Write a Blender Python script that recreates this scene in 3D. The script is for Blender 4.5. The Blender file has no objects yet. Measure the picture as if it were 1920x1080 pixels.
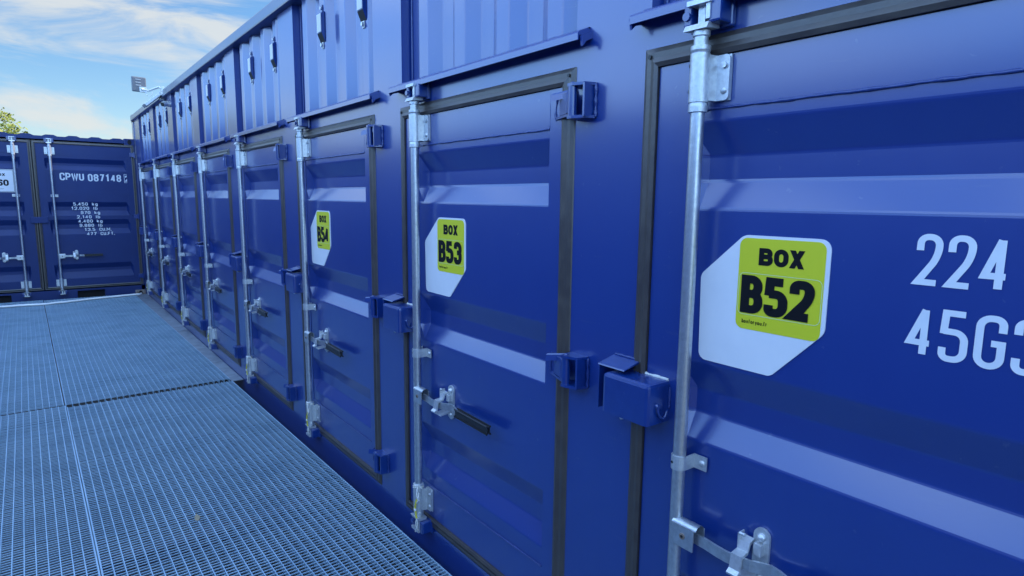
import bpy, bmesh, math, random
from mathutils import Vector, Matrix
random.seed(7)
SC = bpy.context.scene
COL = SC.collection
R = math.radians

# ------------------------------------------------------------------ camera
YAW, PITCH, ROLL = 0.6578, -0.1433, 0.0113
f = Vector((math.sin(YAW)*math.cos(PITCH), math.cos(YAW)*math.cos(PITCH), math.sin(PITCH)))
r0 = Vector((math.cos(YAW), -math.sin(YAW), 0)); u0 = r0.cross(f)
rr = r0*math.cos(ROLL) + u0*math.sin(ROLL); uu = u0*math.cos(ROLL) - r0*math.sin(ROLL)
cam = bpy.data.objects.new('camera', bpy.data.cameras.new('camera')); COL.objects.link(cam)
cam.data.sensor_width = 36; cam.data.lens = 1149.65/1920*36
cam.data.clip_start = 0.02; cam.data.clip_end = 3000
m = Matrix((rr, uu, -f)).transposed().to_4x4(); m.translation = Vector((-1.4179, 0, 1.5788))
cam.matrix_world = m
SC.camera = cam

# ------------------------------------------------------------------ world
SUN_EL, SUN_AZ = R(40), R(88)          # azimuth from +Y towards +X: behind the long container
VEIL = (2.9, 3.9, 5.1, 1)
W = bpy.data.worlds.new("World"); SC.world = W; W.use_nodes = True
nt = W.node_tree; nt.nodes.clear(); N = nt.nodes.new; L = nt.links.new
out = N('ShaderNodeOutputWorld'); bg = N('ShaderNodeBackground'); bg.inputs[1].default_value = 0.12
sky = N('ShaderNodeTexSky'); sky.sky_type = 'NISHITA'; sky.sun_disc = False
sky.sun_elevation = SUN_EL; sky.sun_rotation = SUN_AZ; sky.air_density = 1.0; sky.dust_density = 0.6; sky.ozone_density = 3.0
tc = N('ShaderNodeTexCoord'); mp = N('ShaderNodeMapping')
mp.inputs['Scale'].default_value = (3.4, 3.0, 15.0); mp.inputs['Rotation'].default_value = (R(4), R(-9), 0)
mp.inputs['Location'].default_value = (1.3, 0.4, 0.2)
n1 = N('ShaderNodeTexNoise'); n1.inputs['Scale'].default_value = 1.15; n1.inputs['Detail'].default_value = 7; n1.inputs['Roughness'].default_value = 0.58; n1.inputs['Distortion'].default_value = 0.55
cr = N('ShaderNodeValToRGB'); cr.color_ramp.elements[0].position = 0.40; cr.color_ramp.elements[1].position = 0.61
cr.color_ramp.interpolation = 'EASE'
cr.color_ramp.elements[1].color = (.85, .85, .85, 1)
mx = N('ShaderNodeMixRGB'); mx.inputs[2].default_value = (2.75, 2.85, 2.82, 1)
hs = N('ShaderNodeHueSaturation'); hs.inputs['Saturation'].default_value = 1.25; hs.inputs['Value'].default_value = .60
L(tc.outputs['Generated'], mp.inputs[0]); L(mp.outputs[0], n1.inputs['Vector']); L(n1.outputs[0], cr.inputs[0])
L(sky.outputs[0], hs.inputs['Color']); L(hs.outputs[0], mx.inputs[1]); L(cr.outputs[0], mx.inputs[0]); 
# the sky opposite the sun (behind and left of the camera, and overhead) is a brighter, bluer veil
dt = N('ShaderNodeVectorMath'); dt.operation = 'DOT_PRODUCT'; dt.inputs[1].default_value = Vector((-.80, -.32, .50)).normalized()
mr = N('ShaderNodeMapRange'); mr.interpolation_type = 'SMOOTHSTEP'; mr.inputs[1].default_value = -.22; mr.inputs[2].default_value = .5
m2 = N('ShaderNodeMixRGB'); m2.blend_type = 'MULTIPLY'; m2.inputs[2].default_value = VEIL
L(tc.outputs['Generated'], dt.inputs[0]); L(dt.outputs['Value'], mr.inputs[0]); L(mr.outputs[0], m2.inputs[0]); L(mx.outputs[0], m2.inputs[1]); L(m2.outputs[0], bg.inputs[0]); L(bg.outputs[0], out.inputs[0])

# ------------------------------------------------------------------ sun
sl = bpy.data.lights.new('sun', 'SUN'); sl.energy = 3.0; sl.angle = R(0.5); sl.color = (1.0, 0.93, 0.82)
so = bpy.data.objects.new('sun', sl); COL.objects.link(so)
sd = Vector((math.sin(SUN_AZ)*math.cos(SUN_EL), math.cos(SUN_AZ)*math.cos(SUN_EL), math.sin(SUN_EL)))
so.rotation_euler = sd.to_track_quat('Z', 'Y').to_euler(); so.location = (20, 20, 20)

SC.view_settings.view_transform = 'Standard'; SC.view_settings.look = 'None'
SC.view_settings.exposure = 1.24; SC.view_settings.gamma = 1

# ------------------------------------------------------------------ materials
def mat(name, col, rough=.5, metal=0., spec=.5, noise=None, bump=None, rvar=0., coat=0.):
    """noise=(scale, amount, second colour); bump=(scale, strength, distance)"""
    M = bpy.data.materials.new(name); M.use_nodes = True
    t = M.node_tree; b = t.nodes['Principled BSDF']
    b.inputs['Base Color'].default_value = (*col, 1); b.inputs['Roughness'].default_value = rough
    b.inputs['Metallic'].default_value = metal; b.inputs['Specular IOR Level'].default_value = spec
    b.inputs['Coat Weight'].default_value = coat; b.inputs['Coat IOR'].default_value = 1.70; b.inputs['Coat Roughness'].default_value = .18
    c = t.nodes.new('ShaderNodeTexCoord')
    if noise:
        n = t.nodes.new('ShaderNodeTexNoise'); n.inputs['Scale'].default_value = noise[0]; n.inputs['Detail'].default_value = 6
        n.inputs['Roughness'].default_value = .6
        rp = t.nodes.new('ShaderNodeValToRGB'); rp.color_ramp.elements[0].position = noise[3] if len(noise) > 3 else .4; rp.color_ramp.elements[1].position = noise[4] if len(noise) > 4 else .7
        mm = t.nodes.new('ShaderNodeMixRGB'); mm.inputs[1].default_value = (*col, 1); mm.inputs[2].default_value = (*noise[2], 1)
        ml = t.nodes.new('ShaderNodeMath'); ml.operation = 'MULTIPLY'; ml.inputs[1].default_value = noise[1]
        t.links.new(c.outputs['Object'], n.inputs['Vector']); t.links.new(n.outputs[0], rp.inputs[0])
        t.links.new(rp.outputs[0], ml.inputs[0]); t.links.new(ml.outputs[0], mm.inputs[0]); t.links.new(mm.outputs[0], b.inputs['Base Color'])
        if rvar:
            ma = t.nodes.new('ShaderNodeMath'); ma.operation = 'MULTIPLY_ADD'; ma.inputs[1].default_value = rvar; ma.inputs[2].default_value = rough - rvar/2
            t.links.new(n.outputs[0], ma.inputs[0]); t.links.new(ma.outputs[0], b.inputs['Roughness'])
    if coat:   # dusty rain streaks and small rubbed specks in the paint
        last = b.inputs['Base Color'].links[0].from_socket
        for (sc3, ns, lo, hi, am, c2_) in (((9, 9, .55), 1.0, .50, .80, .45, (0.003, 0.034, 0.20)), ((1, 1, 1), 34, .69, .73, .5, (0.05, 0.08, 0.22)), ((2.5, 2.5, 14), 3.0, .66, .74, .30, (0.03, 0.055, 0.19))):
            mpn = t.nodes.new('ShaderNodeMapping'); mpn.inputs['Scale'].default_value = sc3
            n3 = t.nodes.new('ShaderNodeTexNoise'); n3.inputs['Scale'].default_value = ns; n3.inputs['Detail'].default_value = 5
            r3 = t.nodes.new('ShaderNodeMapRange'); r3.inputs[1].default_value = lo; r3.inputs[2].default_value = hi; r3.inputs[4].default_value = am
            m3 = t.nodes.new('ShaderNodeMixRGB'); m3.inputs[2].default_value = (*c2_, 1)
            t.links.new(c.outputs['Object'], mpn.inputs[0]); t.links.new(mpn.outputs[0], n3.inputs['Vector']); t.links.new(n3.outputs[0], r3.inputs[0])
            t.links.new(r3.outputs[0], m3.inputs[0]); t.links.new(last, m3.inputs[1]); last = m3.outputs[0]
        t.links.new(last, b.inputs['Base Color'])
    if bump:
        n2 = t.nodes.new('ShaderNodeTexNoise'); n2.inputs['Scale'].default_value = bump[0]; n2.inputs['Detail'].default_value = 4
        bp = t.nodes.new('ShaderNodeBump'); bp.inputs['Strength'].default_value = bump[1]; bp.inputs['Distance'].default_value = bump[2]
        t.links.new(c.outputs['Object'], n2.inputs['Vector']); t.links.new(n2.outputs[0], bp.inputs['Height']); t.links.new(bp.outputs[0], b.inputs['Normal'])
    return M
BLUE = (0.001, 0.026, 0.185)
M = {}
M['paint'] = mat('blue_container_paint', BLUE, .42, 0, .6, (2.2, .35, (0.001, 0.032, 0.215)), (5.0, .3, .005), .10, .9)
M['paint_wall'] = mat('blue_wall_paint', BLUE, .42, 0, .6, (1.6, .4, (0.001, 0.032, 0.215)), (3.0, .3, .008), .10, .9)
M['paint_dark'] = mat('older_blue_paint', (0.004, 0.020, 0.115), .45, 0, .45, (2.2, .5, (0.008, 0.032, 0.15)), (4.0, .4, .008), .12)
M['rail'] = mat('sky_sheen_rail_paint', (0.030, 0.060, 0.13), .42, 0, .6, (3, .5, (0.045, 0.075, 0.14)), (6, .3, .003), .1, .5)  # greyer, lighter blue stands in for the sky reflected on the rail
M['weld'] = mat('painted_weld', (0.010, 0.03, 0.16), .3, 0, .8, (60, .6, (0.02, 0.05, 0.22)), (120, .8, .003))
M['galv'] = mat('galvanised_steel', (0.58, 0.60, 0.62), .34, .85, .5, (55, .6, (0.36, 0.38, 0.41)), (90, .25, .001), .25)
M['castz'] = mat('zinc_cast_steel', (0.62, 0.64, 0.65), .42, .7, .5, (90, .5, (0.42, 0.44, 0.46)), (160, .5, .001), .2)
M['grate'] = mat('galvanised_grating', (0.40, 0.56, 0.68), .42, .5, .5, (3, .6, (0.24, 0.37, 0.48)), None, .2)
M['rubber'] = mat('weathered_rubber', (0.040, 0.031, 0.026), .40, 0, 1.0, (14, .6, (0.075, 0.060, 0.045)), (60, .3, .002), .2)
M['black'] = mat('black_grip', (0.012, 0.012, 0.014), .4, 0, .5, (28, 1., (0.4, 0.4, 0.42), .70, .74))
M['hole'] = mat('dark_hole', (0.006, 0.006, 0.008), .8)
M['white'] = mat('white_plate', (0.72, 0.72, 0.73), .35, 0, .5, (9, .35, (0.60, 0.62, 0.65)))
M['green'] = mat('lime_label', (0.62, 0.60, 0.02), .4, 0, .5)
M['ink'] = mat('black_print', (0.004, 0.004, 0.006), .7, 0, .2)
M['line'] = mat('pale_outline_print', (0.62, 0.72, 0.35), .4)
M['letter'] = mat('white_lettering', (0.70, 0.72, 0.74), .45, 0, .4, (25, .35, (0.55, 0.58, 0.64)))
M['vent'] = mat('pale_vent_plastic', (0.55, 0.55, 0.54), .5)
M['rope_w'] = mat('white_cord', (0.66, 0.66, 0.62), .8, 0, .2, (60, .6, (0.45, 0.43, 0.38)), (150, .8, .002))
M['strip_bright'] = mat('pale_strip', (0.86, 0.85, 0.80), .8, 0, .2)  # lighter tone for the strip across the far deck
M['rope_y'] = mat('yellow_cord', (0.62, 0.55, 0.06), .75, 0, .2, (60, .5, (0.5, 0.42, 0.1)))
M['rust'] = mat('bare_steel', (0.32, 0.27, 0.23), .55, .3, .4, (30, .8, (0.16, 0.09, 0.05)))
M['bracket_blue'] = mat('painted_bracket_blue', (0.003, 0.028, 0.17), .3, 0, .6, (30, .5, (0.006, 0.04, 0.21)), (70, .4, .001), 0, .6)
M['grey_plastic'] = mat('grey_antenna_plastic', (0.16, 0.17, 0.19), .5, 0, .4, (6, .4, (0.12, 0.13, 0.14)))
M['ground'] = mat('dark_gravel_ground', (0.06, 0.055, 0.05), .9, 0, .3, (1.2, .7, (0.03, 0.03, 0.028)), (12, .8, .05))
M['plate'] = mat('steel_gap_plate', (0.30, 0.34, 0.38), .5, .5, .5, (9, .6, (0.16, 0.17, 0.18)), None, .2)
M['joist'] = mat('rusty_joist', (0.05, 0.03, 0.03), .8)
M['leaf'] = mat('foliage', (0.20, 0.22, 0.02), .6, 0, .3, (.9, .8, (0.32, 0.30, 0.04)))
M['bark'] = mat('bark', (0.09, 0.07, 0.05), .9)
M['dry'] = mat('dry_leaf', (0.30, 0.24, 0.15), .7)
tl = M['leaf'].node_tree.nodes['Principled BSDF']; tl.inputs['Transmission Weight'].default_value = 0.0
tl.inputs['Subsurface Weight'].default_value = 0.0

# ------------------------------------------------------------------ mesh builder
class MB:
    def __init__(s): s.v = []; s.f = []; s.m = []; s.sm = []; s.mats = []
    def mi(s, k):
        if k not in s.mats: s.mats.append(k)
        return s.mats.index(k)
    def add(s, vs, fs, k, smooth=False):
        o = len(s.v); s.v += [tuple(v) for v in vs]; i = s.mi(k)
        for q in fs: s.f.append(tuple(o+a for a in q)); s.m.append(i); s.sm.append(smooth)
    def box(s, x0, x1, y0, y1, z0, z1, k, bev=0.):
        if x0 > x1: x0, x1 = x1, x0
        if y0 > y1: y0, y1 = y1, y0
        if z0 > z1: z0, z1 = z1, z0
        if bev <= 0:
            vs = [(x, y, z) for x in (x0, x1) for y in (y0, y1) for z in (z0, z1)]
            s.add(vs, [(0, 1, 3, 2), (4, 6, 7, 5), (0, 4, 5, 1), (2, 3, 7, 6), (0, 2, 6, 4), (1, 5, 7, 3)], k); return
        bm = bmesh.new(); bmesh.ops.create_cube(bm, size=1)
        for v in bm.verts: v.co = Vector(((x0+x1)/2+v.co.x*(x1-x0), (y0+y1)/2+v.co.y*(y1-y0), (z0+z1)/2+v.co.z*(z1-z0)))
        bmesh.ops.bevel(bm, geom=list(bm.edges), offset=bev, segments=2, affect='EDGES', profile=.6)
        s.bm(bm, k, False)
    def bm(s, bm, k, smooth=False):
        bm.verts.ensure_lookup_table(); bm.verts.index_update()
        s.add([v.co.copy() for v in bm.verts], [[v.index for v in q.verts] for q in bm.faces], k, smooth); bm.free()
    def obox(s, c, ax, ay, az, k):
        c, ax, ay, az = map(Vector, (c, ax, ay, az))
        vs = [c+ax*i+ay*j+az*l for i in (-1, 1) for j in (-1, 1) for l in (-1, 1)]
        s.add(vs, [(0, 1, 3, 2), (4, 6, 7, 5), (0, 4, 5, 1), (2, 3, 7, 6), (0, 2, 6, 4), (1, 5, 7, 3)], k)
    def tube(s, pts, r, k, n=12, cap=True, smooth=True):
        pts = [Vector(p) for p in pts]; rs = r if isinstance(r, (list, tuple)) else [r]*len(pts)
        vs = []; prev = None
        for i, p in enumerate(pts):
            d = (pts[min(i+1, len(pts)-1)] - pts[max(i-1, 0)])
            if d.length < 1e-9: d = Vector((0, 0, 1))
            d.normalize()
            if prev is None: a = d.orthogonal().normalized()
            else: a = (prev - d*prev.dot(d)); a = a.normalized() if a.length > 1e-6 else d.orthogonal().normalized()
            prev = a; b = d.cross(a)
            for j in range(n):
                t = 2*math.pi*j/n; vs.append(p + (a*math.cos(t)+b*math.sin(t))*rs[i])
        fs = [(i*n+j, i*n+(j+1) % n, (i+1)*n+(j+1) % n, (i+1)*n+j) for i in range(len(pts)-1) for j in range(n)]
        s.add(vs, fs, k, smooth)
        if cap:
            e = len(pts)-1
            s.add([vs[j] for j in range(n)], [tuple(range(n))[::-1]], k); s.add([vs[e*n+j] for j in range(n)], [tuple(range(n))], k)
    def lathe(s, x, y, prof, k, n=20):     # prof: (z, r) along z at (x, y); stepped profile, flat shaded between rings
        for (z0, r0_), (z1, r1_) in zip(prof[:-1], prof[1:]):
            vs = [(x+math.cos(2*math.pi*j/n)*q, y+math.sin(2*math.pi*j/n)*q, z) for z, q in ((z0, r0_), (z1, r1_)) for j in range(n)]
            s.add(vs, [(j, (j+1) % n, n+(j+1) % n, n+j) for j in range(n)], k, True)
    def cyl(s, c, axis, r, h, k, n=12, dome=0.):   # closed cylinder from c along axis
        c = Vector(c); a = Vector(axis).normalized()
        if dome: s.tube([c, c+a*h*.5, c+a*h*.8, c+a*h], [r, r, r*.75, r*.3], k, n)
        else: s.tube([c, c+a*h], r, k, n)
    def prism(s, prof, y0, y1, k, caps=True, axis='y', smooth=False):   # prof in (x,z) closed loop extruded along y
        n = len(prof)
        if axis == 'y': vs = [(x, y0, z) for x, z in prof]+[(x, y1, z) for x, z in prof]
        elif axis == 'x': vs = [(y0, x, z) for x, z in prof]+[(y1, x, z) for x, z in prof]
        else: vs = [(x, z, y0) for x, z in prof]+[(x, z, y1) for x, z in prof]
        s.add(vs, [(i, (i+1) % n, n+(i+1) % n, n+i) for i in range(n)], k, smooth)
        if caps: s.add(vs[:n], [tuple(range(n))[::-1]], k); s.add(vs[n:], [tuple(range(n))], k)
    def build(s, name, parent=None, loc=None, recalc=True):
        me = bpy.data.meshes.new(name); me.from_pydata(s.v, [], s.f)
        for k in s.mats: me.materials.append(M[k])
        me.polygons.foreach_set('material_index', s.m); me.polygons.foreach_set('use_smooth', s.sm)
        if recalc:
            b = bmesh.new(); b.from_mesh(me); bmesh.ops.recalc_face_normals(b, faces=b.faces); b.to_mesh(me); b.free()
        me.update()
        o = bpy.data.objects.new(name, me); COL.objects.link(o)
        if parent: o.parent = parent
        if loc: o.location = loc
        return o
def tag(o, label=None, cat=None, group=None, kind=None):
    if label: o['label'] = label
    if cat: o['category'] = cat
    if group: o['group'] = group
    if kind: o['kind'] = kind
    return o
def empty(name, loc=(0, 0, 0), rz=0, parent=None):
    o = bpy.data.objects.new(name, None); COL.objects.link(o); o.location = loc; o.rotation_euler = (0, 0, rz)
    o.empty_display_size = .1
    if parent: o.parent = parent
    return o
def copy_tree(o, parent=None):
    c = o.copy(); COL.objects.link(c); c.parent = parent
    for ch in [q for q in COL.objects if q.parent == o]: copy_tree(ch, c)
    return c

# ------------------------------------------------------------------ stroke lettering
def rounded(pts, rad, closed=False, seg=7):
    out_ = []; n = len(pts)
    for i, p in enumerate(pts):
        x, y = p[0], p[1]; r_ = p[2] if len(p) > 2 else rad
        if not closed and i in (0, n-1) or r_ == 0: out_.append((x, y)); continue
        a = pts[i-1]; b = pts[(i+1) % n]
        va = Vector((a[0]-x, a[1]-y)); vb = Vector((b[0]-x, b[1]-y)); la, lb = va.length, vb.length
        q = min(r_, la*.499, lb*.499); P0 = Vector((x, y))+va/la*q; P2 = Vector((x, y))+vb/lb*q
        for j in range(seg+1):
            t = j/seg; w = .75
            # rational quadratic for near-circular corner
            d = (1-t)**2+2*w*t*(1-t)+t*t
            out_.append(tuple(((1-t)**2*P0+2*w*t*(1-t)*Vector((x, y))+t*t*P2)/d))
    return out_
G = {  # centre-line strokes in a 1 x 1 cell: (closed, points)
 '0': [(1, [(0, 0), (1, 0), (1, 1), (0, 1)])], 'O': [(1, [(0, 0), (1, 0), (1, 1), (0, 1)])],
 '1': [(0, [(.1, .8, 0), (.6, 1, 0), (.6, 0, 0)])],
 '2': [(0, [(0, .70), (0, 1), (1, 1), (1, .58), (0, 0.0, 0), (1, 0, 0)])],
 '3': [(0, [(0, .74), (0, 1), (1, 1), (1, .53), (.35, .53, 0)]), (0, [(.35, .53, 0), (1, .53), (1, 0), (0, 0), (0, .26)])],
 '4': [(0, [(1.0, .26, 0), (0, .26, 0), (.7, 1, 0)]), (0, [(.7, 1.0), (.7, 0)])],
 '5': [(0, [(.95, 1, 0), (.05, 1, 0), (.0, .54, 0)]), (0, [(0.0, .60, 0), (1, .60), (1, 0), (0, 0), (0, .24)])],
 '6': [(0, [(1, .76), (1, 1), (0, 1), (0, 0), (1, 0), (1, .56), (0, .56, 0)])],
 '7': [(0, [(0, 1, 0), (1, 1, 0), (.35, 0, 0)])],
 '8': [(1, [(0, .53), (1, .53), (1, 1), (0, 1)]), (1, [(0, 0), (1, 0), (1, .53), (0, .53)])],
 '9': [(0, [(1, .44, 0), (0, .44), (0, 1), (1, 1), (1, 0), (0, 0), (0, .24)])],
 'B': [(1, [(0, 0, 0), (1, 0), (1, .52), (0, .52, 0)]), (1, [(0, .52, 0), (.93, .52), (.93, 1), (0, 1, 0)])],
 'X': [(0, [(0, 0), (1, 1)]), (0, [(0, 1), (1, 0)])],
 'C': [(0, [(1, .68), (1, 1), (0, 1), (0, 0), (1, 0), (1, .32)])],
 'P': [(0, [(0, 0, 0), (0, 1, 0), (1, 1), (1, .45), (0, .45, 0)])],
 'W': [(0, [(0, 1), (.25, 0, 0), (.5, .9, 0), (.75, 0, 0), (1, 1)])],
 'U': [(0, [(0, 1), (0, 0), (1, 0), (1, 1)])],
 'G': [(0, [(1, .72), (1, 1), (0, 1), (0, 0), (1, 0), (1, .48, 0), (.55, .48, 0)])],
 'M': [(0, [(0, 0), (0, 1, 0), (.5, .3, 0), (1, 1, 0), (1, 0)])],
 'F': [(0, [(0, 0), (0, 1, 0), (1, 1)]), (0, [(0, .52), (.8, .52)])],
 'T': [(0, [(0, 1), (1, 1)]), (0, [(.5, 0), (.5, 1)])],
 '.': [(0, [(.4, 0), (.4, .04)])],
 'k': [(0, [(0, 0), (0, 1)]), (0, [(.9, .66), (.1, .3, 0), (.95, 0)])],
 'g': [(1, [(0, 0), (1, 0), (1, .66), (0, .66)]), (0, [(1, .66, 0), (1, -.3), (0, -.3)])],
 'l': [(0, [(.4, 0), (.4, 1)])],
 'b': [(0, [(0, 1), (0, 0, 0), (1, 0), (1, .66), (0, .66, 0)])],
 'o': [(1, [(0, 0), (1, 0), (1, .66), (0, .66)])],
 'x': [(0, [(0, 0), (1, .66)]), (0, [(0, .66), (1, 0)])],
 'f': [(0, [(.3, 0), (.3, 1), (1, 1)]), (0, [(0, .62), (.8, .62)])],
 'r': [(0, [(.1, 0), (.1, .66, 0), (.9, .66)])],
 'y': [(0, [(0, .66), (.5, 0, 0)]), (0, [(1, .66), (.3, -.3, 0)])],
 'u': [(0, [(0, .66), (0, 0), (1, 0), (1, .66)])],
}
def strip(pts, closed, wx, wy):
    n = len(pts); A = []; B = []
    for i in range(n):
        p = Vector(pts[i])
        if closed: a = Vector(pts[i-1]); b = Vector(pts[(i+1) % n])
        else: a = Vector(pts[max(i-1, 0)]); b = Vector(pts[min(i+1, n-1)])
        d1 = (p-a); d2 = (b-p)
        if d1.length < 1e-9: d1 = d2
        if d2.length < 1e-9: d2 = d1
        n1_ = Vector((-d1.y, d1.x)).normalized(); n2_ = Vector((-d2.y, d2.x)).normalized()
        mth = (n1_+n2_); mth = mth.normalized() if mth.length > 1e-6 else n1_
        c = max(.42, mth.dot(n1_)); o = Vector((mth.x*wx, mth.y*wy))/c
        A.append(p+o); B.append(p-o)
    return A, B
def text(mb, s, put, x, z, h, cw, pen, k, gap=.18, lift=0.0, rad=.45, dot=.35, thick=0.0):
    """put(u, v, lift) -> xyz. glyph ink height h, ink width cw, pen=(wx,wy) half-widths. returns end x"""
    wx, wy = pen; li = 0
    for ch in s:
        if ch == ' ': x += cw*.75; continue
        w = cw*(1.35 if ch in 'WM' else .55 if ch in 'l' else .3 if ch == '.' else .85 if ch in 'fr' else 1.)
        if ch == '.': mb_quad(mb, [(x, z), (x+2*wx, z), (x+2*wx, z+2*wy), (x, z+2*wy)], put, lift, k); x += 2*wx+gap*cw; continue
        if ch == 'X':
            t_ = 2.15*wx
            for a_, b_ in (((x, z), (x+w-t_, z+h)), ((x+w-t_, z), (x, z+h))):
                li += 1; mb_quad(mb, [a_, (a_[0]+t_, z), (b_[0]+t_, z+h), b_], put, lift+(li % 3)*.00022, k)
            x += w+gap*cw; continue
        for cl, pts in G[ch]:
            li += 1
            q = [(x+wx+p[0]*(w-2*wx), z+wy+p[1]*(h-2*wy), (p[2] if len(p) > 2 else rad)*min(w, h)) for p in pts]
            P_ = rounded(q, 0, cl); A, B = strip(P_, cl, wx, wy); n = len(P_); l2 = lift+(li % 3)*.00022
            vs = [put(a.x, a.y, l2) for a in A]+[put(b.x, b.y, l2) for b in B]
            fs = [(i, (i+1) % n, n+(i+1) % n, n+i) for i in range(n if cl else n-1)]
            mb.add(vs, fs, k)
        x += w+gap*cw
    return x
def mb_quad(mb, pts, put, lift, k):
    mb.add([put(a, b, lift) for a, b in pts], [tuple(range(len(pts)))], k)
def rrect(a0, a1, b0, b1, r_, seg=5):
    return rounded([(a0, b0), (a1, b0), (a1, b1), (a0, b1)], r_, True, seg) if not isinstance(r_, list) else rounded([(a0, b0, r_[0]), (a1, b0, r_[1]), (a1, b1, r_[2]), (a0, b1, r_[3])], 0, True, seg)
def plate2d(mb, pts, put, l0, l1, k):
    n = len(pts); vs = [put(a, b, l0) for a, b in pts]+[put(a, b, l1) for a, b in pts]
    mb.add(vs, [(i, (i+1) % n, n+(i+1) % n, n+i) for i in range(n)]+[tuple(range(n, 2*n))], k)
def outline2d(mb, pts, put, w, lift, k):
    A, B = strip([Vector(p) for p in pts], True, w, w); n = len(pts)
    mb.add([put(a.x, a.y, lift) for a in A]+[put(b.x, b.y, lift) for b in B], [(i, (i+1) % n, n+(i+1) % n, n+i) for i in range(n)], k)

# ------------------------------------------------------------------ ground
g = MB(); g.add([(-400, -300, -.46), (400, -300, -.46), (400, 900, -.46), (-400, 900, -.46)], [(0, 1, 2, 3)], 'ground')
tag(g.build('ground'), kind='structure')

# =================================================================== LONG CONTAINER
# wall face in the plane x = 0 (outward is -x); doors repeat every 1.5 m along +y
P = 1.5; Y0 = 1.0; ND = 8; YE = 12.47; YS = -0.30; ZB = -0.24; ZT = 2.92
RC = .036
cont = empty('shipping_container', (0, 0, ZB))
tag(cont, 'long high blue container with a row of narrow doors along its whole side', 'shipping container')
OFF = (0, 0, -ZB)
def cpart(mb, name, label=None):
    o = mb.build(name, cont); o.location = (0, 0, -ZB)
    if label: o['label'] = label
    return o
def sy(k, s): return Y0 + k*P - s        # s: metres towards the camera from rod k

# --- side frame: posts between doors, header, bottom rail
fr = MB()
edges = []
for k in range(ND):
    far, near = sy(k, -.165), sy(k, .94)   # door opening
    edges.append((near, far))
prev = YS
for k in range(ND):
    near, far = edges[k]
    fr.box(0, .10, prev, near-.002, .02, 1.97, 'paint_wall'); prev = far+.002
fr.box(0, .10, prev, YE-.16, .02, 1.97, 'paint_wall')
fr.box(0, .10, YS, YE-.16, 1.97, 2.10, 'paint_wall')
fr.box(0, .10, YS, YE-.16, ZB+.004, .02, 'paint_wall')
cpart(fr, 'side_frame')
# upper posts + backing
prev = YS
for k in list(range(ND))+[None]:
    far, near = (sy(k, -.205), sy(k, .99)) if k is not None else (0, YE-.16)
    up_ = MB(); up_.box(0, .06, prev, near, 2.10, ZT-.09, 'paint_wall'); prev = far
    cpart(up_, 'upper_post')
# corrugated panel per bay
def corrugated(k):
    mb = MB(); near, far = 0.0, 1.195       # local, y from near edge
    X0, D = .014, .040
    y = -.010; line = [(X0+D, 0.0)]
    pts = [(0.0, X0+D)]; y = .020
    pts.append((y, X0+D))
    pat = [(.070, X0), (.068, X0), (.070, X0+D), (.072, X0+D)]
    i = 0
    while y < far-.02:
        d, xx = [(.066, X0), (.078, X0), (.066, X0+D), (.086, X0+D)][i % 4]
        y2 = min(y+d, far); pts.append((y2, xx if y2 == y+d else pts[-1][1]+(xx-pts[-1][1])*(y2-y)/d)); y = y2; i += 1
    if pts[-1][0] < far: pts.append((far, pts[-1][1]))
    pts = rounded([(a, b, .005) for a, b in pts], .005, False, 2)
    vs = [(x, yy, 2.10) for yy, x in pts]+[(x, yy, ZT-.09) for yy, x in pts]; n = len(pts)
    mb.add(vs, [(j, j+1, n+j+1, n+j) for j in range(n-1)], 'paint_wall')
    # caulked bead in the recess corners
    rnd = random.Random(5)
    mb.tube([(X0+D-.003, far-.012, 2.10+j*.06) for j in range(13)], [.004+.002*rnd.random() for _ in range(13)], 'weld', 6)
    return mb
cp = corrugated(0).build('corrugated_panel', cont); cp.location = (0, sy(0, .99), -ZB)
for k in range(1, ND):
    c = cp.copy(); COL.objects.link(c); c.location = (0, sy(k, .99), -ZB)
# top rail
tr = MB()
tr.box(-.042, .07, YS, YE-.14, ZT-.105, ZT-.025, 'rail', .008)
cpart(tr, 'top_rail')
# corner post, casting at the far end
cpst = MB(); cpst.box(-.012, .14, YE-.16, YE, ZB+.12, ZT-.12, 'paint_wall', .004); cpart(cpst, 'corner_post')
def casting(mb, y0, z0):
    mb.box(-.022, .15, y0, y0+.165, z0, z0+.118, 'rust', .008)
    mb.add([(-.0235, y0+.08+.03*math.cos(t), z0+.06+.045*math.sin(t)) for t in [i*math.pi/8 for i in range(16)]], [tuple(range(16))], 'hole')
cc = MB(); casting(cc, YE-.165, ZT-.116); cpart(cc, 'corner_casting')
cc = MB(); casting(cc, YE-.165, ZB); cpart(cc, 'corner_casting')
# roof, ends, back side: corrugated shell seen only from elsewhere
rf = MB(); n = 60
for i in range(n):
    a = YS+.05+(YE-.1-YS)*i/n; b = a+(YE-.1-YS)/n*.98
    rf.prism([(.07, a, ), (2.37, a)], 0, 0, 'paint_wall') if False else None
    z = ZT-.05 + (.018 if i % 2 else 0)
    rf.box(.071, 2.37, a, b, z-.03, z, 'paint_wall')
cpart(rf, 'roof')
bk = MB(); bk.box(2.37, 2.44, YS, YE, ZB, ZT, 'paint_wall'); bk.box(.15, 2.37, YE-.06, YE-.01, ZB, ZT-.07, 'paint_wall'); bk.box(.101, 2.37, YS, YS+.05, ZB, ZT-.07, 'paint_wall')
bk.box(.101, 2.37, YS+.05, YE-.06, ZB+.02, ZB+.1, 'paint_wall')
cpart(bk, 'shell')
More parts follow.
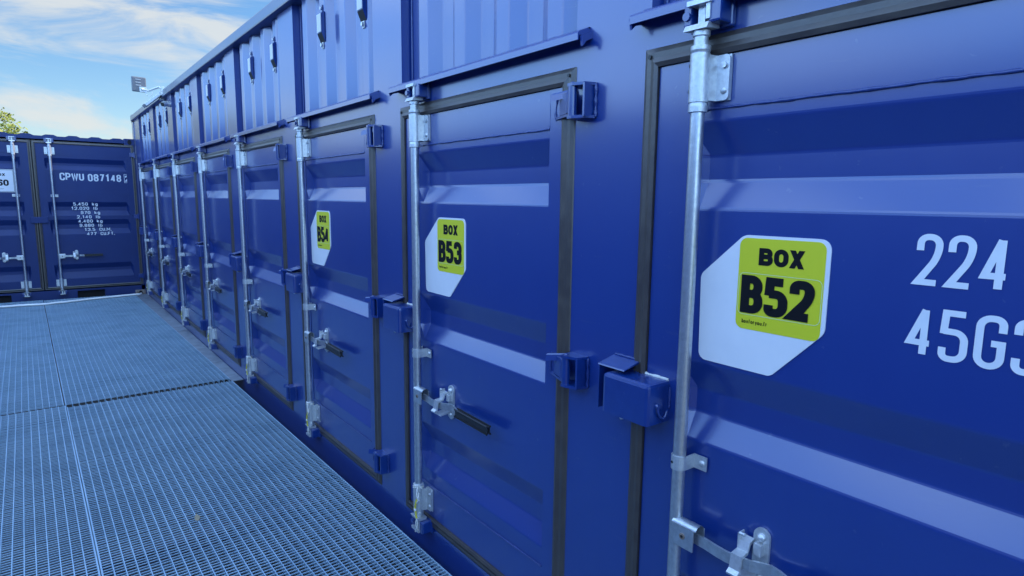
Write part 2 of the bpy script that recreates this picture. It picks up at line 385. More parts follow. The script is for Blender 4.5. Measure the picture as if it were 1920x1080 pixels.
# drip rails over every door
def drip():
    mb = MB(); y0, y1 = -1.05, .24
    prof = [(0, .034), (-.048, .014), (-.053, .008), (-.053, -.012), (-.048, -.012), (-.047, .003), (0, .008)]
    mb.prism(prof, y0, y1, 'paint_wall')
    # bent drip ends
    mb.prism([(0, .028), (-.052, .004), (-.046, -.026), (-.030, -.012), (0, -.004)], y1-.004, y1+.003, 'paint_wall')
    mb.prism([(0, .02), (-.045, .0), (-.040, -.030), (-.026, -.014), (0, -.002)], y0-.012, y0-.001, 'paint_wall')
    mb.tube([(-.004, y0+j*.08, .030) for j in range(17)], [.003+.0015*random.random() for _ in range(17)], 'weld', 5)
    return mb
dr = drip().build('drip_rail', cont); dr.location = (0, sy(0, 0), 2.082-ZB)
for k in range(1, ND):
    c = dr.copy(); COL.objects.link(c); c.location = (0, sy(k, 0), 2.082-ZB)
# vents near the top of the upper panels
def vent():
    mb = MB(); w, h, d = .034, .12, .020
    # box with an open, tapered underside
    vs = [(0, -w, h/2), (0, w, h/2), (0, w, -h/2-.05), (0, -w, -h/2-.05), (-d, -w, h/2-.012), (-d, w, h/2-.012), (-d, w, -h/2), (-d, -w, -h/2)]
    mb.add(vs, [(0, 1, 5, 4), (4, 5, 6, 7), (1, 2, 6, 5), (0, 4, 7, 3)], 'bracket_blue'); mb.box(-d-.0035, -d-.0002, -w+.004, w-.004, -h/2+.004, h/2-.014, 'vent')
    mb.add([vs[3], vs[2], vs[6], vs[7]], [(0, 1, 2, 3)], 'hole')
    mb.cyl((0, 0, h/2+.022), (-1, 0, 0), .010, .012, 'galv', 8); mb.cyl((0, 0, -h/2-.066), (-1, 0, 0), .011, .014, 'galv', 8)
    mb.box(0, -.004, -.012, .012, h/2, h/2+.04, 'bracket_blue'); mb.box(0, -.004, -.012, .012, -h/2-.085, -h/2-.05, 'vent')
    return mb
v0 = None
for k in range(1, ND):
    for s_ in (.285, .86):
        loc = (.012, sy(k, s_), 2.60-ZB)
        if v0 is None: v0 = vent().build('air_vent', cont); v0.location = loc
        else: c = v0.copy(); COL.objects.link(c); c.location = loc

# ------------------------------------------------------------------ door unit (local: y = -s, origin at foot of rod on wall plane)
def panel_profile(cs, z0, z1, d=RC):
    pts = [(0, z1)]
    for (a, b, c_, e) in cs: pts += [(0, a), (d, b), (d, c_), (0, e)]
    pts.append((0, z0)); return rounded([(a, b, .005) for a, b in pts], .005, False, 2)
CS = [(1.785, 1.700, 1.633, 1.560), (1.140, 1.055, .990, .915), (.505, .420, .350, .275)]
def sheet(mb, cs, z0, z1, sL, sR, k, taper=.04, tap_right=False, flip=1):
    """pressed horizontal corrugations; s runs along -y"""
    pr = panel_profile(cs, z0, z1); n = len(pr)
    cols = [(sL, 0), (sL+taper, 1), (sR-(taper if tap_right else 0), 1)] + ([(sR, 0)] if tap_right else [])
    # subdivide so the bump / dents have support
    vs = [(x*q, -s_*flip, z) for s_, q in cols for x, z in pr]
    fs = [(c*n+i, c*n+i+1, (c+1)*n+i+1, (c+1)*n+i) for c in range(len(cols)-1) for i in range(n-1)]
    mb.add(vs, fs, k)
def bead(mb, a, b, r_, k='weld', seed=1, step=.022):
    a, b = Vector(a), Vector(b); n = max(3, int((b-a).length/step)); q = random.Random(seed)
    mb.tube([a.lerp(b, i/n)+Vector((0, q.uniform(-1, 1), q.uniform(-1, 1)))*.0008 for i in range(n+1)], [r_*q.uniform(.6, 1.25) for _ in range(n+1)], k, 6)
def door_panel():
    mb = MB()
    sheet(mb, CS, .20, 1.82, -.052, .872, 'paint')
    F = -.004
    mb.box(F, .045, .052, .1625, .042, 1.948, 'paint')              # left (far) stile
    mb.box(F, .045, -.9375, -.872, .042, 1.948, 'paint')            # right (near) stile
    mb.box(F+.0015, .045, -.872, .052, 1.82, 1.948, 'paint'); mb.box(F+.0015, .045, -.872, .052, .042, .20, 'paint')
    bead(mb, (F+.002, .05, 1.818), (F+.002, -.87, 1.818), .0042, seed=3); bead(mb, (F+.001, .05, .201), (F+.001, -.87, .201), .0032, seed=4)
    bead(mb, (F+.002, -.8725, 1.82), (F+.002, -.8725, 1.935), .003, seed=6); bead(mb, (F+.002, .052, 1.79), (F+.002, .052, 1.935), .003, seed=5)
    bead(mb, (F+.003, .052, .21), (F+.003, .052, 1.79), .0022, seed=15, step=.05)
    return mb
def loop_profile(mb, path, prof, k):
    """sweep (offset, height) profile round a closed rectangle path of (s0,s1,z0,z1): offset grows outward"""
    s0, s1, z0, z1 = path; rings = []
    for o, h in prof: rings.append([(h, -(s0-o), z0-o), (h, -(s1+o), z0-o), (h, -(s1+o), z1+o), (h, -(s0-o), z1+o)])
    for a, b in zip(rings[:-1], rings[1:]): mb.add(a+b, [(i, (i+1) % 4, 4+(i+1) % 4, 4+i) for i in range(4)], k)
def gasket(s0=-.165, s1=.94, z0=.04, z1=1.95, w=.056):
    mb = MB(); loop_profile(mb, (s0, s1, z0, z1), [(0, .004), (0, -.012), (.012, -.016), (.026, -.010), (.040, -.0105), (w-.004, -.004), (w, .002)], 'rubber')
    mb.cyl((-.012, -(s0-.03), z1+.03), (-1, 0, 0), .006, .003, 'black', 8); mb.cyl((-.012, -(s1+.03), z1+.03), (-1, 0, 0), .006, .003, 'black', 8)
    return mb
ROD_X = -.048; RR = .0180
def rod(z0=.0, z1=2.05, rx=ROD_X):
    mb = MB()
    mb.tube([(rx, 0, z0+.10), (rx, 0, z1-.09)], RR, 'galv', 24)
    # lower end: neck and cam
    for zz, sg in ((z1, 1), (z0, -1)):
        b = lambda t: zz - sg*t
        mb.lathe(rx, 0, [(b(.125), RR), (b(.125), RR+.0035), (b(.100), RR+.0035), (b(.100), RR), (b(.060), RR), (b(.057), RR+.004), (b(.045), RR+.004), (b(.035), .010), (b(.03), .0)], 'castz', 20)
        # cam: forked hook plates
        mb.obox((rx+.004, 0, b(.012)), (.007, 0, 0), (0, .010, 0), (0, 0, .036), 'castz')
        mb.obox((rx-.004, -.002, b(-.022)), (.020, 0, 0), (0, .034, 0), (0, 0, .006), 'castz')
        mb.prism([(rx-.028, b(.045)), (rx-.020, b(.030)), (rx+.022, b(.028)), (rx+.026, b(.040))], -.034, .036, 'castz')
        mb.obox((rx-.006, -.028, b(.0)), (.012, 0, 0), (0, .006, 0), (0, 0, .022), 'castz')
    return mb
def keeper(zc, sg):
    mb = MB()   # blue forged keepers on the frame either side of the cam
    for s_, w in ((-.036, .011), (.044, .017)):
        mb.box(0, -.062, -s_-w, -s_+w, zc-.030, zc+.026, 'bracket_blue', .006)
    mb.box(-.001, -.016, -.066, .058, zc-.036, zc+.034, 'bracket_blue', .005)
    mb.cyl((-.055, .035, zc-.004*sg), (-1, 0, 0), .011, .014, 'bracket_blue', 10)
    return mb
def guide(z0=1.830, z1=1.950, two=False):
    mb = MB(); zc = (z0+z1)/2
    mb.tube([(ROD_X, 0, z0), (ROD_X, 0, z1)], RR+.007, 'castz', 24)
    mb.lathe(ROD_X, 0, [(z0, RR+.004), (z0-.010, RR+.006), (z0-.024, RR+.006), (z0-.026, RR)], 'castz', 20)
    mb.lathe(ROD_X, 0, [(z1, RR+.004), (z1+.008, RR+.007), (z1+.018, RR+.007), (z1+.020, RR)], 'castz', 20)
    # flanges bolted to the door
    for sg in ((1, -1) if two else (1,)):
        pl = rounded([(.016, z0+.004, 0), (.066, z0+.004, .012), (.066, z1-.004, .012), (.016, z1-.004, 0)], 0, True)
        nn = len(pl); mb.add([(-.010, -a*sg, b_) for a, b_ in pl]+[(-.017, -a*sg, b_) for a, b_ in pl], [(i, (i+1) % nn, nn+(i+1) % nn, nn+i) for i in range(nn)]+[tuple(range(nn, 2*nn))], 'castz')
        mb.add([(-.017, -.030*sg, z0+.004), (ROD_X-.004, -.022*sg, z0+.004), (ROD_X-.004, -.022*sg, z1-.004), (-.017, -.030*sg, z1-.004)], [(0, 1, 2, 3)], 'castz')
        mb.cyl((-.016, -.052*sg, z1-.030), (-1, 0, 0), .0085, .008, 'galv', 6); mb.cyl((-.016, -.052*sg, z0+.028), (-1, 0, 0), .009, .006, 'castz', 12, 1)
        mb.box(-.004, -.010, -.066*sg, -.016*sg, z0+.004, z1-.004, 'castz')
    mb.box(-.004, -.012, .016, .034, z0+.006, z1-.03, 'castz')
    for q in (z1-.028, z0+.028): mb.cyl((ROD_X-.012, .021, q), (-.75, .66, 0), .0045, .002, 'hole', 8)
    return mb
def clamp(z=.860):
    mb = MB(); h = .020
    pts = [(-.030+0, .0)]; 
    arc = [(ROD_X-(RR+.004)*math.cos(t), (RR+.004)*math.sin(t)) for t in [math.pi/2-i*math.pi/10 for i in range(11)]]
    outl = [(-.004, .034), (-.008, RR+.005)]+[(x, y) for x, y in arc]+[(-.010, -RR-.005), (-.010, -.062)]
    inn = [(x+.003 if x < ROD_X else x+.002, y*.88 if abs(y) < .03 else y) for x, y in outl]
    inn[-1] = (-.006, -.062); inn[-2] = (-.006, -RR-.001); inn[0] = (-.001, .034); inn[1] = (-.005, RR+.001)
    loop = outl+inn[::-1]; nn = len(loop); vs = [(x, y, z-h) for x, y in loop]+[(x, y, z+h) for x, y in loop]
    mb.add(vs, [(i, (i+1) % nn, nn+(i+1) % nn, nn+i) for i in range(nn)], 'castz'); m_ = len(outl)
    for off in (0, nn): mb.add([vs[off+i] for i in range(nn)], [(i, i+1, nn-2-i, nn-1-i) for i in range(m_-1)], 'castz')
    mb.cyl((-.010, -.048, z), (-1, 0, 0), .009, .006, 'castz', 12, 1); mb.cyl((ROD_X-RR-.004+.003, .008, z), (-1, .2, 0), .0042, .002, 'hole', 8)
    return mb
def flatbar(mb, pts, h, t, k):
    """flat bar following (x, y, z) points, height h along z, thickness t in plan"""
    n = len(pts); A = []
    for i in range(n):
        a, b = Vector(pts[max(i-1, 0)]), Vector(pts[min(i+1, n-1)]); d = (b-a); d.z = 0; d.normalize(); q = Vector((-d.y, d.x, 0))*t/2
        p = Vector(pts[i]); A.append([p+q+Vector((0, 0, h/2)), p-q+Vector((0, 0, h/2)), p-q-Vector((0, 0, h/2)), p+q-Vector((0, 0, h/2))])
    vs = [v for r_ in A for v in r_]
    mb.add(vs, [(4*i+j, 4*i+(j+1) % 4, 4*i+4+(j+1) % 4, 4*i+4+j) for i in range(n-1) for j in range(4)]+[(0, 1, 2, 3), tuple(4*(n-1)+j for j in (3, 2, 1, 0))], k)
HZ = .662
def handle(mir=1, length=.585):
    mb = MB()
    # clevis on the rod: folded plate
    mb.box(ROD_X-RR-.001, ROD_X-RR-.006, -.075*mir, -.004*mir, HZ-.034, HZ+.030, 'galv', .0015)
    mb.box(ROD_X+.012, ROD_X+.016, -.085*mir, -.010*mir, HZ-.026, HZ+.030, 'galv', .0015)
    mb.tube([(ROD_X-RR-.003+.018*(1-math.cos(t)), -.004*mir, HZ+.026+.010*math.sin(t)) for t in [i*math.pi/8 for i in range(9)]], .003, 'galv', 6)
    vs = []
    for yy in (-.004*mir, -.082*mir):
        vs += [(ROD_X-RR-.0045+.0185*(1-math.cos(t)), yy, HZ+.028+.012*math.sin(t)) for t in [i*math.pi/8 for i in range(9)]]
    mb.add(vs, [(i, i+1, 10+i, 9+i) for i in range(8)], 'galv', True)
    mb.cyl((ROD_X-RR-.002, -.040*mir, HZ), (-1, 0, 0), .009, .006, 'rust', 12); mb.cyl((ROD_X-RR-.007, -.040*mir, HZ), (-1, 0, 0), .004, .0025, 'hole', 8)
    ctl = [(-.050, .050), (-.052, .10), (-.058, .14), (-.060, .17), (-.056, .20), (-.048, .23), (-.034, .255), (-.026, .275), (-.030, .30), (-.040, .325), (-.044, .345)]
    flatbar(mb, [(x, -s_*mir, HZ) for x, s_ in ctl], .030, .007, 'galv')
    return mb
def grip(mir=1):
    mb = MB(); a, b = (-.0435, -.340*mir, HZ), (-.052, -.585*mir, HZ)
    bm = bmesh.new(); bmesh.ops.create_cube(bm, size=1)
    d = Vector(b)-Vector(a)
    for v in bm.verts: v.co = Vector(a)+d*(v.co.y+.5)+Vector((v.co.x*.014, 0, v.co.z*.028))
    bmesh.ops.bevel(bm, geom=list(bm.edges), offset=.005, segments=3, affect='EDGES'); mb.bm(bm, 'black')
    return mb
def retainer(mir=1):
    mb = MB(); c = .235
    pl = [(c+.022*math.cos(t), HZ+.068+.022*math.sin(t)) for t in [i*math.pi/8 for i in range(9)]]+[(c-.022*math.cos(t), HZ-.045-.022*math.sin(t)) for t in [i*math.pi/8 for i in range(9)]]
    nn = len(pl)
    mb.add([(-.001, -a*mir, b) for a, b in pl]+[(-.009, -a*mir, b) for a, b in pl], [(i, (i+1) % nn, nn+(i+1) % nn, nn+i) for i in range(nn)]+[tuple(range(nn, 2*nn))], 'castz')
    mb.cyl((-.008, -c*mir, HZ+.066), (-1, 0, 0), .0115, .012, 'castz', 14, 1); mb.cyl((-.008, -c*mir, HZ-.046), (-1, 0, 0), .0115, .012, 'castz', 14, 1)
    mb.box(-.008, -.026, -(c-.012)*mir, -(c+.010)*mir, HZ+.018, HZ+.052, 'castz', .003)
    # latch wrapped over the bar
    q = [(-.010, HZ+.055), (-.030, HZ+.048), (-.038, HZ+.026), (-.066, HZ+.022), (-.072, HZ-.016), (-.084, HZ-.024), (-.082, HZ-.030), (-.066, HZ-.024), (-.060, HZ+.014), (-.036, HZ+.018), (-.026, HZ+.040), (-.010, HZ+.047)]
    mb.prism(q, -(c-.048)*mir, -(c-.018)*mir, 'castz')
    mb.cyl((-.034, -(c-.045)*mir, HZ+.066), (0, -mir, 0), .005, .014, 'castz', 8)
    mb.box(-.010, -.036, -(c-.050)*mir, -(c-.046)*mir, HZ+.02, HZ+.066, 'castz')
    mb.prism([(-.062, HZ-.036), (-.064, HZ-.042), (-.012, HZ-.036), (-.012, HZ-.030)], -(c-.046)*mir, -(c+.004)*mir, 'castz')
    return mb
def hinge(z):
    mb = MB(); bx, by = -.044, -1.024; h = .046
    mb.tube([(bx, by, z-h), (bx, by, z+h)], .0145, 'bracket_blue', 16)
    # strap from the barrel back to the door leaf, pressed box shape with chamfered top
    mb.prism([(-.004, -.918), (-.020, -.940), (-.036, -.985), (bx-.012, by+.008), (bx+.006, by+.004), (-.024, -.975), (-.004, -.955)], z-h+.012, z+h-.014, 'bracket_blue', axis='z')
    mb.prism([(-.003, -.908), (-.012, -.912), (bx-.004, by+.012), (bx-.004, by), (-.003, -.938)], z-h+.002, z-h+.010, 'bracket_blue', axis='z')
    mb.obox((-.024, -.958, z+h-.016), (.016, -.040, .006), (.002, .001, .010), (.002, -.002, .003), 'bracket_blue')
    # lug: upper + lower plates and side plate on the post
    for zz in (z+h+.004, z-h-.004): mb.prism([(0, -1.085), (-.006, -1.088), (bx, -1.076), (bx-.014, by-.010), (bx-.014, by+.010), (bx, by+.014), (-.018, -1.004), (0, -1.004)], zz-.0045, zz+.0045, 'bracket_blue', axis='z')
    mb.box(-.0005, bx-.004, -1.082, -1.074, z-h-.004, z+h+.004, 'bracket_blue')
    mb.tube([(-.004, -1.088, z-h-.004+j*.0125) for j in range(9)], [.0055+.002*math.sin(j*2.1) for j in range(9)], 'weld', 7)
    mb.tube([(-.004, -.905+.004*math.sin(j), z-h+j*.016) for j in range(6)], [.004+.002*math.sin(j*1.7) for j in range(6)], 'weld', 7)
    mb.cyl((bx, by, z+h+.008), (0, 0, 1), .008, .006, 'bracket_blue', 10, 1)
    mb.cyl((-.018, -1.052, z), (-1, 0, 0), .003, .003, 'galv', 6)
    return mb
def lockbox():
    mb = MB(); y0, y1 = .078, .254; z0, z1 = .945, 1.066; X = -.098
    bm = bmesh.new(); bmesh.ops.create_cube(bm, size=1)
    for v in bm.verts: v.co = Vector((X/2+v.co.x*abs(X)-.001, (y0+y1)/2+v.co.y*(y1-y0), (z0+z1)/2+v.co.z*(z1-z0)))
    ed = [e for e in bm.edges if max(e.verts[0].co.z, e.verts[1].co.z) > z0+.01 or abs(e.verts[0].co.z-e.verts[1].co.z) > .01]
    ed = [e for e in ed if min(e.verts[0].co.x, e.verts[1].co.x) < -.05]
    bmesh.ops.bevel(bm, geom=ed, offset=.011, segments=2, affect='EDGES', profile=.55)
    low = [q for q in bm.faces if q.normal.z < -.9]; bmesh.ops.delete(bm, geom=low, context='FACES')
    mb.bm(bm, 'bracket_blue')
    mb.box(X+.01, -.004, y0+.008, y1-.008, z0+.012, z0+.015, 'hole')
    q = random.Random(3)
    mb.tube([(-.006, y0+.004+j*.012, z1+.001) for j in range(9)], [.0055*q.uniform(.6, 1.3) for _ in range(9)], 'rope_w', 7)
    mb.tube([(-.006, y0-.002, z1-.02-j*.02) for j in range(4)], [.004*q.uniform(.6, 1.3) for _ in range(4)], 'weld', 7)
    # padlock shackle / hook on the near cheek
    mb.tube([(-.060, y0-.004, 1.000), (-.060, y0-.006, .985), (-.054, y0-.009, .970), (-.044, y0-.011, .962), (-.034, y0-.012, .968), (-.028, y0-.013, .984)], .0036, 'bracket_blue', 8)
    mb.cyl((-.060, y0-.000, 1.000), (0, -1, 0), .008, .008, 'bracket_blue', 10, 1)
    # padlock body peeping out underneath
    mb.box(-.066, -.030, .165, .205, z0-.016, z0+.03, 'rust', .004); mb.cyl((-.048, .200, z0-.014), (-.2, 1, -.4), .007, .020, 'castz', 8)
    return mb
def lockflap():
    mb = MB(); 
    mb.prism([(-.001, 1.100), (-.075, 1.082), (-.077, 1.078), (-.001, 1.094)], .190, .296, 'bracket_blue')
    mb.box(-.001, -.074, .292, .297, .940, 1.082, 'bracket_blue')
    mb.tube([(-.004, .192+j*.0125, 1.101) for j in range(9)], [.0042+.0015*math.sin(j*2.3) for j in range(9)], 'weld', 7)
    return mb
def sign(num):
    mb = MB(); put = lambda u, v, l: (-(.0012+l), -u, v)
    ol = rounded([(.012, 1.152, .022), (.222, 1.150, .010), (.346, 1.280, .012), (.346, 1.497, .026), (.128, 1.497, .012), (.006, 1.385, .012)], 0, True, 6)
    plate2d(mb, ol, put, -.001, .0015, 'white')
    plate2d(mb, rrect(.118, .336, 1.258, 1.490, .020), put, .0015, .0021, 'green')
    text(mb, 'BOX', put, .172, 1.424, .043, .037, (.0066, .0058), 'ink', gap=.06, lift=.0026, rad=.5)
    outline2d(mb, rrect(.122, .333, 1.296, 1.402, .014), put, .0007, .0025, 'line')
    text(mb, num, put, .129, 1.300, .097, .061, (.0122, .0104), 'ink', gap=.05, lift=.0030, rad=.42)
    text(mb, 'boxforyou.fr', put, .136, 1.2735, .0105, .0052, (.0009, .0008), 'ink', gap=.24, lift=.0026)
    return mb
def build_door():
    root = door_panel().build('door', cont)
    def sp(mb, name): o = mb.build(name, root); return o
    sp(gasket(), 'gasket'); sp(rod(), 'locking_rod')
    sp(keeper(2.048, 1), 'cam_keeper'); sp(keeper(.0, -1), 'cam_keeper')
    sp(guide(), 'rod_guide'); sp(guide(.072, .190), 'rod_guide'); sp(clamp(), 'rod_clamp')
    sp(handle(), 'handle'); sp(grip(), 'handle_grip'); sp(retainer(), 'handle_retainer')
    for z in (1.889, 1.010, .145): sp(hinge(z), 'hinge')
    sp(lockbox(), 'lock_box'); sp(lockflap(), 'lock_box_flap')
    return root
d0 = build_door(); doors = [d0]
for k in range(1, ND): doors.append(copy_tree(d0, cont))
for k, d in enumerate(doors): d.location = (0, sy(k, 0), -ZB)
for k, nm in ((0, 'B52'), (1, 'B53'), (2, 'B54')):
    sg = sign(nm).build('box_sign', doors[k]); sg['label'] = 'white and lime sign reading BOX %s' % nm
doors[0]['label'] = 'nearest door with the B52 sign and large white numbers 224 and 45G3'
doors[1]['label'] = 'door with the B53 sign'; doors[2]['label'] = 'door with the B54 sign'
lt = MB(); put = lambda u, v, l: (-(.0012+l), -u, v)
x = text(lt, '224', put, .515, 1.416, .104, .046, (.0066, .0062), 'letter', gap=.20, rad=.5)
x = text(lt, '45G3', put, .512, 1.268, .104, .049, (.0066, .0062), 'letter', gap=.20, rad=.5)
lt.build('lettering', doors[0])

# ------------------------------------------------------------------ tie cords knotted at the foot of each rod
def cord_mesh(seed, hang):
    q = random.Random(seed); mb = MB(); z = .200
    ring = [(ROD_X+.0235*math.cos(t), .0235*math.sin(t), z+.005*math.sin(2*t)) for t in [i*math.pi/7 for i in range(15)]]
    mb.tube(ring, .0042, 'rope_w', 7); mb.tube([(p[0], p[1], p[2]-.008) for p in ring], .0040, 'rope_w', 7)
    def strand(pts, k, r_=.0036):
        # densify
        P_ = []
        for a, b in zip(pts[:-1], pts[1:]):
            for j in range(4): P_.append(Vector(a).lerp(Vector(b), j/4)+Vector([q.uniform(-1, 1)*.0012 for _ in range(3)]))
        P_.append(Vector(pts[-1])); mb.tube(P_, r_, k, 7)
    x0 = ROD_X-.026
    strand([(x0+.01, -.020, .210), (x0, -.034, .192), (x0-.006, -.040, .168), (x0-.004, -.050, .150), (x0, -.044, .140)], 'rope_w')
    strand([(x0+.012, -.028, .172), (x0-.004, -.054, .172), (x0-.002, -.056, .150), (x0-.004, -.042, .138), (x0-.004, -.034, .128)], 'rope_w')
    strand([(x0-.004, -.040, .150), (x0-.008, -.030, .120), (x0-.008, -.026, .100)], 'rope_y', .0048)
    strand([(x0, -.030, .146), (x0-.002, -.022, .130), (x0-.004, -.026, .112)], 'rope_y', .0036)
    strand([(x0-.008, -.027, .104), (x0-.008, -.030, .080), (x0-.006, -.036, .052)], 'rope_y', .0048)
    strand([(x0-.008, -.026, .100), (x0-.010, -.030, .090)], 'rope_w', .0062)
    strand([(x0-.004, -.036, .054), (x0-.006, -.030, .030), (x0-.002, -.020, .004), (x0+.004, -.022, -.020)], 'rope_w')
    strand([(x0-.006, -.036, .056), (x0-.002, -.038, .030), (x0-.004, -.034, .002), (x0, -.020, -.018), (x0+.004, -.004, -.024-hang)], 'rope_w')
    return mb
nms = ['B52', 'B53', 'B54']
where = ['at the foot of the nearest door, below the B52 sign', 'at the foot of the locking rod of the B53 door', 'at the foot of the locking rod of the B54 door',
         'on the first door beyond the B54 door', 'on the second door beyond the B54 door', 'on the third door beyond the B54 door', 'on the second to last door of the long row', 'on the farthest door of the long row, by the corner']
c0 = cord_mesh(3, 0).build('tie_cord'); c1m = cord_mesh(8, .01).build('tie_cord')
for k in range(ND):
    c = c0 if k == 0 else c1m if k == 1 else (c0 if k % 2 == 0 else c1m).copy()
    if k > 1: COL.objects.link(c)
    c.location = (0, sy(k, 0), 0)
    tag(c, 'white and yellow cord tied '+where[k], 'cord', 'cords tied round the feet of the locking rods')

# =================================================================== CROSS CONTAINER (faces -y)
YC = 12.30; XR = -.012; XL = -2.80; CZ0, CZ1 = -.16, 2.50; CX = -1.405
c2 = empty('shipping_container', (CX, YC, CZ0))
tag(c2, 'lower blue container at the far end with two end doors reading CPWU 087148 2', 'shipping container')
def c2part(mb, name, label=None, parent=None):
    o = mb.build(name, parent or c2)
    # builder coords are world-like with face at y=0: shift to container local
    if parent is None: o.location = (-CX, 0, -CZ0)
    if label: o['label'] = label
    return o
# build in coordinates: x world, y = depth behind the face (0 at the face), z world
b = MB()
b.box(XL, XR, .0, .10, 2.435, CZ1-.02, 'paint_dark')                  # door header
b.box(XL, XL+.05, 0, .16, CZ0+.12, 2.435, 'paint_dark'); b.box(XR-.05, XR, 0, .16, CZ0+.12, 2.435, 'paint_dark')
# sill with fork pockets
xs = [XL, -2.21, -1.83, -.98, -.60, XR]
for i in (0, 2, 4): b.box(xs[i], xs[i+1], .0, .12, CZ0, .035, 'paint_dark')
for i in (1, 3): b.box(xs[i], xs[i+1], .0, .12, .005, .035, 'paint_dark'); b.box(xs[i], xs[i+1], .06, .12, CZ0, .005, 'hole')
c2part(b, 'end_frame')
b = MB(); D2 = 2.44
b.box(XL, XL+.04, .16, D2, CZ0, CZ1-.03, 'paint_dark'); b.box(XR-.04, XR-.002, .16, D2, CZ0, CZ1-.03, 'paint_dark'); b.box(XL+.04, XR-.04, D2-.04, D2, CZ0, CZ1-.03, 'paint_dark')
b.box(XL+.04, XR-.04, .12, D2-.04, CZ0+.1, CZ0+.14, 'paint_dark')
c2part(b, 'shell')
b = MB(); n = 9; w = (XR-XL-.1)/n
prof = [(XL+.03, CZ1-.03)]
for i in range(n):
    a = XL+.05+i*w; prof += [(a, CZ1-.012), (a+w*.16, CZ1+.010), (a+w*.5, CZ1+.010), (a+w*.66, CZ1-.012)]
prof += [(XR-.03, CZ1-.012), (XR-.03, CZ1-.03)]
b.prism(prof, .004, D2, 'paint_dark'); c2part(b, 'roof')
for xx in (XL-.004, XR-.15):
    for zz, nm in ((CZ1-.10, 't'), (CZ0, 'b')):
        b = MB(); b.box(xx, xx+.155, -.006, .17, zz, zz+.115, 'rust' if nm == 'b' else 'paint_dark', .008)
        b.add([(xx+.078+.03*math.cos(t), -.0075, zz+.058+.042*math.sin(t)) for t in [i*math.pi/8 for i in range(16)]], [tuple(range(16))], 'hole'); c2part(b, 'corner_casting')
C2 = [(2.150, 2.075, 2.035, 1.970), (1.460, 1.385, 1.320, 1.240), (1.175, 1.095, 1.025, .940), (.450, .370, .320, .215)]
def rot_door(mb, xc, side):
    """turn a mesh built with the face at x=0 / outward -x / s=-y into the cross container: outward -y, s -> world x (side=+1) or -x"""
    mb.v = [(xc - y*side, x, z) for x, y, z in mb.v]
    return mb
def cross_door(side):
    # side +1: right-hand leaf (opens at the centre, extends to +x)
    rx_ = CX + .225*side
    T = lambda mb: rot_door(mb, rx_, side)
    z0, z1 = .095, 2.37; sl_, sr_ = -.178, 1.105
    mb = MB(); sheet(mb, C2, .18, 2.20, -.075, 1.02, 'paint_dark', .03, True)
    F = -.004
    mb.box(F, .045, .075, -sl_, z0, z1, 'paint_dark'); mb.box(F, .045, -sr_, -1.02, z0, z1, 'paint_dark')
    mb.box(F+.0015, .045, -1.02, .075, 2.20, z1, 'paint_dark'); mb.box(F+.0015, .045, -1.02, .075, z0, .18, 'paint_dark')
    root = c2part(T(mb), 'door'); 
    ch = lambda m_, n_: T(m_).build(n_, root)
    ch(gasket(sl_, sr_, z0, z1, .044), 'gasket')
    m_ = MB(); rd = rod(.0, 2.42, -.048); ch(rd, 'locking_rod')
    for zc, sg in ((2.418, 1), (0, -1)): ch(keeper(zc, sg), 'cam_keeper')
    ch(guide(2.20, 2.32, True), 'rod_guide'); ch(guide(.10, .215, True), 'rod_guide')
    cl = clamp(1.557); q = MB(); ch(cl, 'rod_clamp')
    for fn, nm in ((handle, 'handle'), (grip, 'handle_grip'), (retainer, 'handle_retainer')):
        h_ = fn(); h_.v = [(x, y, z-.07) for x, y, z in h_.v]; ch(h_, nm)
    for z in (2.25, 1.22, .2):
        h_ = MB(); h_.tube([(-.03, -1.15, z-.05), (-.03, -1.15, z+.05)], .012, 'bracket_blue', 12); h_.box(-.002, -.03, -1.15, -1.08, z-.035, z+.035, 'bracket_blue', .004); ch(h_, 'hinge')
    return root
dR = cross_door(1); dL = cross_door(-1)
dR['label'] = 'door with the CPWU number and the column of weights'; dL['label'] = 'door with the plain white B60 sign'
b = MB(); b.box(-1.497, -1.272, -.030, -.001, 1.125, 1.225, 'paint_dark', .006); c2part(b, 'lock_box')
pc = lambda u, v, l: (u, -(.0015+l), v)
b = MB()
text(b, 'CPWU', pc, -1.078, 1.805, .118, .068, (.0105, .0095), 'letter', gap=.13, rad=.35)
text(b, '087148', pc, -.705, 1.797, .118, .066, (.0110, .0095), 'letter', gap=.20, rad=.35)
outline2d(b, rrect(-.198, -.122, 1.787, 1.925, .001), pc, .0035, 0, 'letter')
text(b, '2', pc, -.187, 1.805, .100, .056, (.0095, .0085), 'letter', rad=.35)
rows = [('5.450', 'kg'), ('12.020', 'lb'), ('970', 'kg'), ('2.140', 'lb'), ('4.480', 'kg'), ('9.880', 'lb'), ('13.5', 'CU.M.'), ('477', 'CU.FT.')]
def width(s, cw, wx, gap):
    return sum((2*wx if c == '.' else cw*(1.35 if c in 'WM' else .55 if c == 'l' else .85 if c in 'fr' else 1)) + gap*cw for c in s)-gap*cw
for i, (a, u_) in enumerate(rows):
    z = 1.402-i*.0695; wnum = width(a, .038, .0058, .22)
    xe = -.735+.012*i
    text(b, a, pc, xe-wnum, z, .052, .038, (.0058, .0048), 'letter', gap=.22, rad=.35, lift=.0005)
    text(b, u_, pc, xe+.055, z, .052, .036, (.0058, .0048), 'letter', gap=.18, rad=.35, lift=.0005)
b.build('lettering', dR)
b = MB()
plate2d(b, rrect(-1.995, -1.645, 1.605, 1.950, .006), pc, 0, .003, 'white')
outline2d(b, rrect(-1.985, -1.655, 1.615, 1.940, .006), pc, .0022, .0036, 'ink')
text(b, 'BOX', pc, -1.878, 1.850, .038, .040, (.0062, .0056), 'ink', gap=.10, lift=.0036, rad=.5)
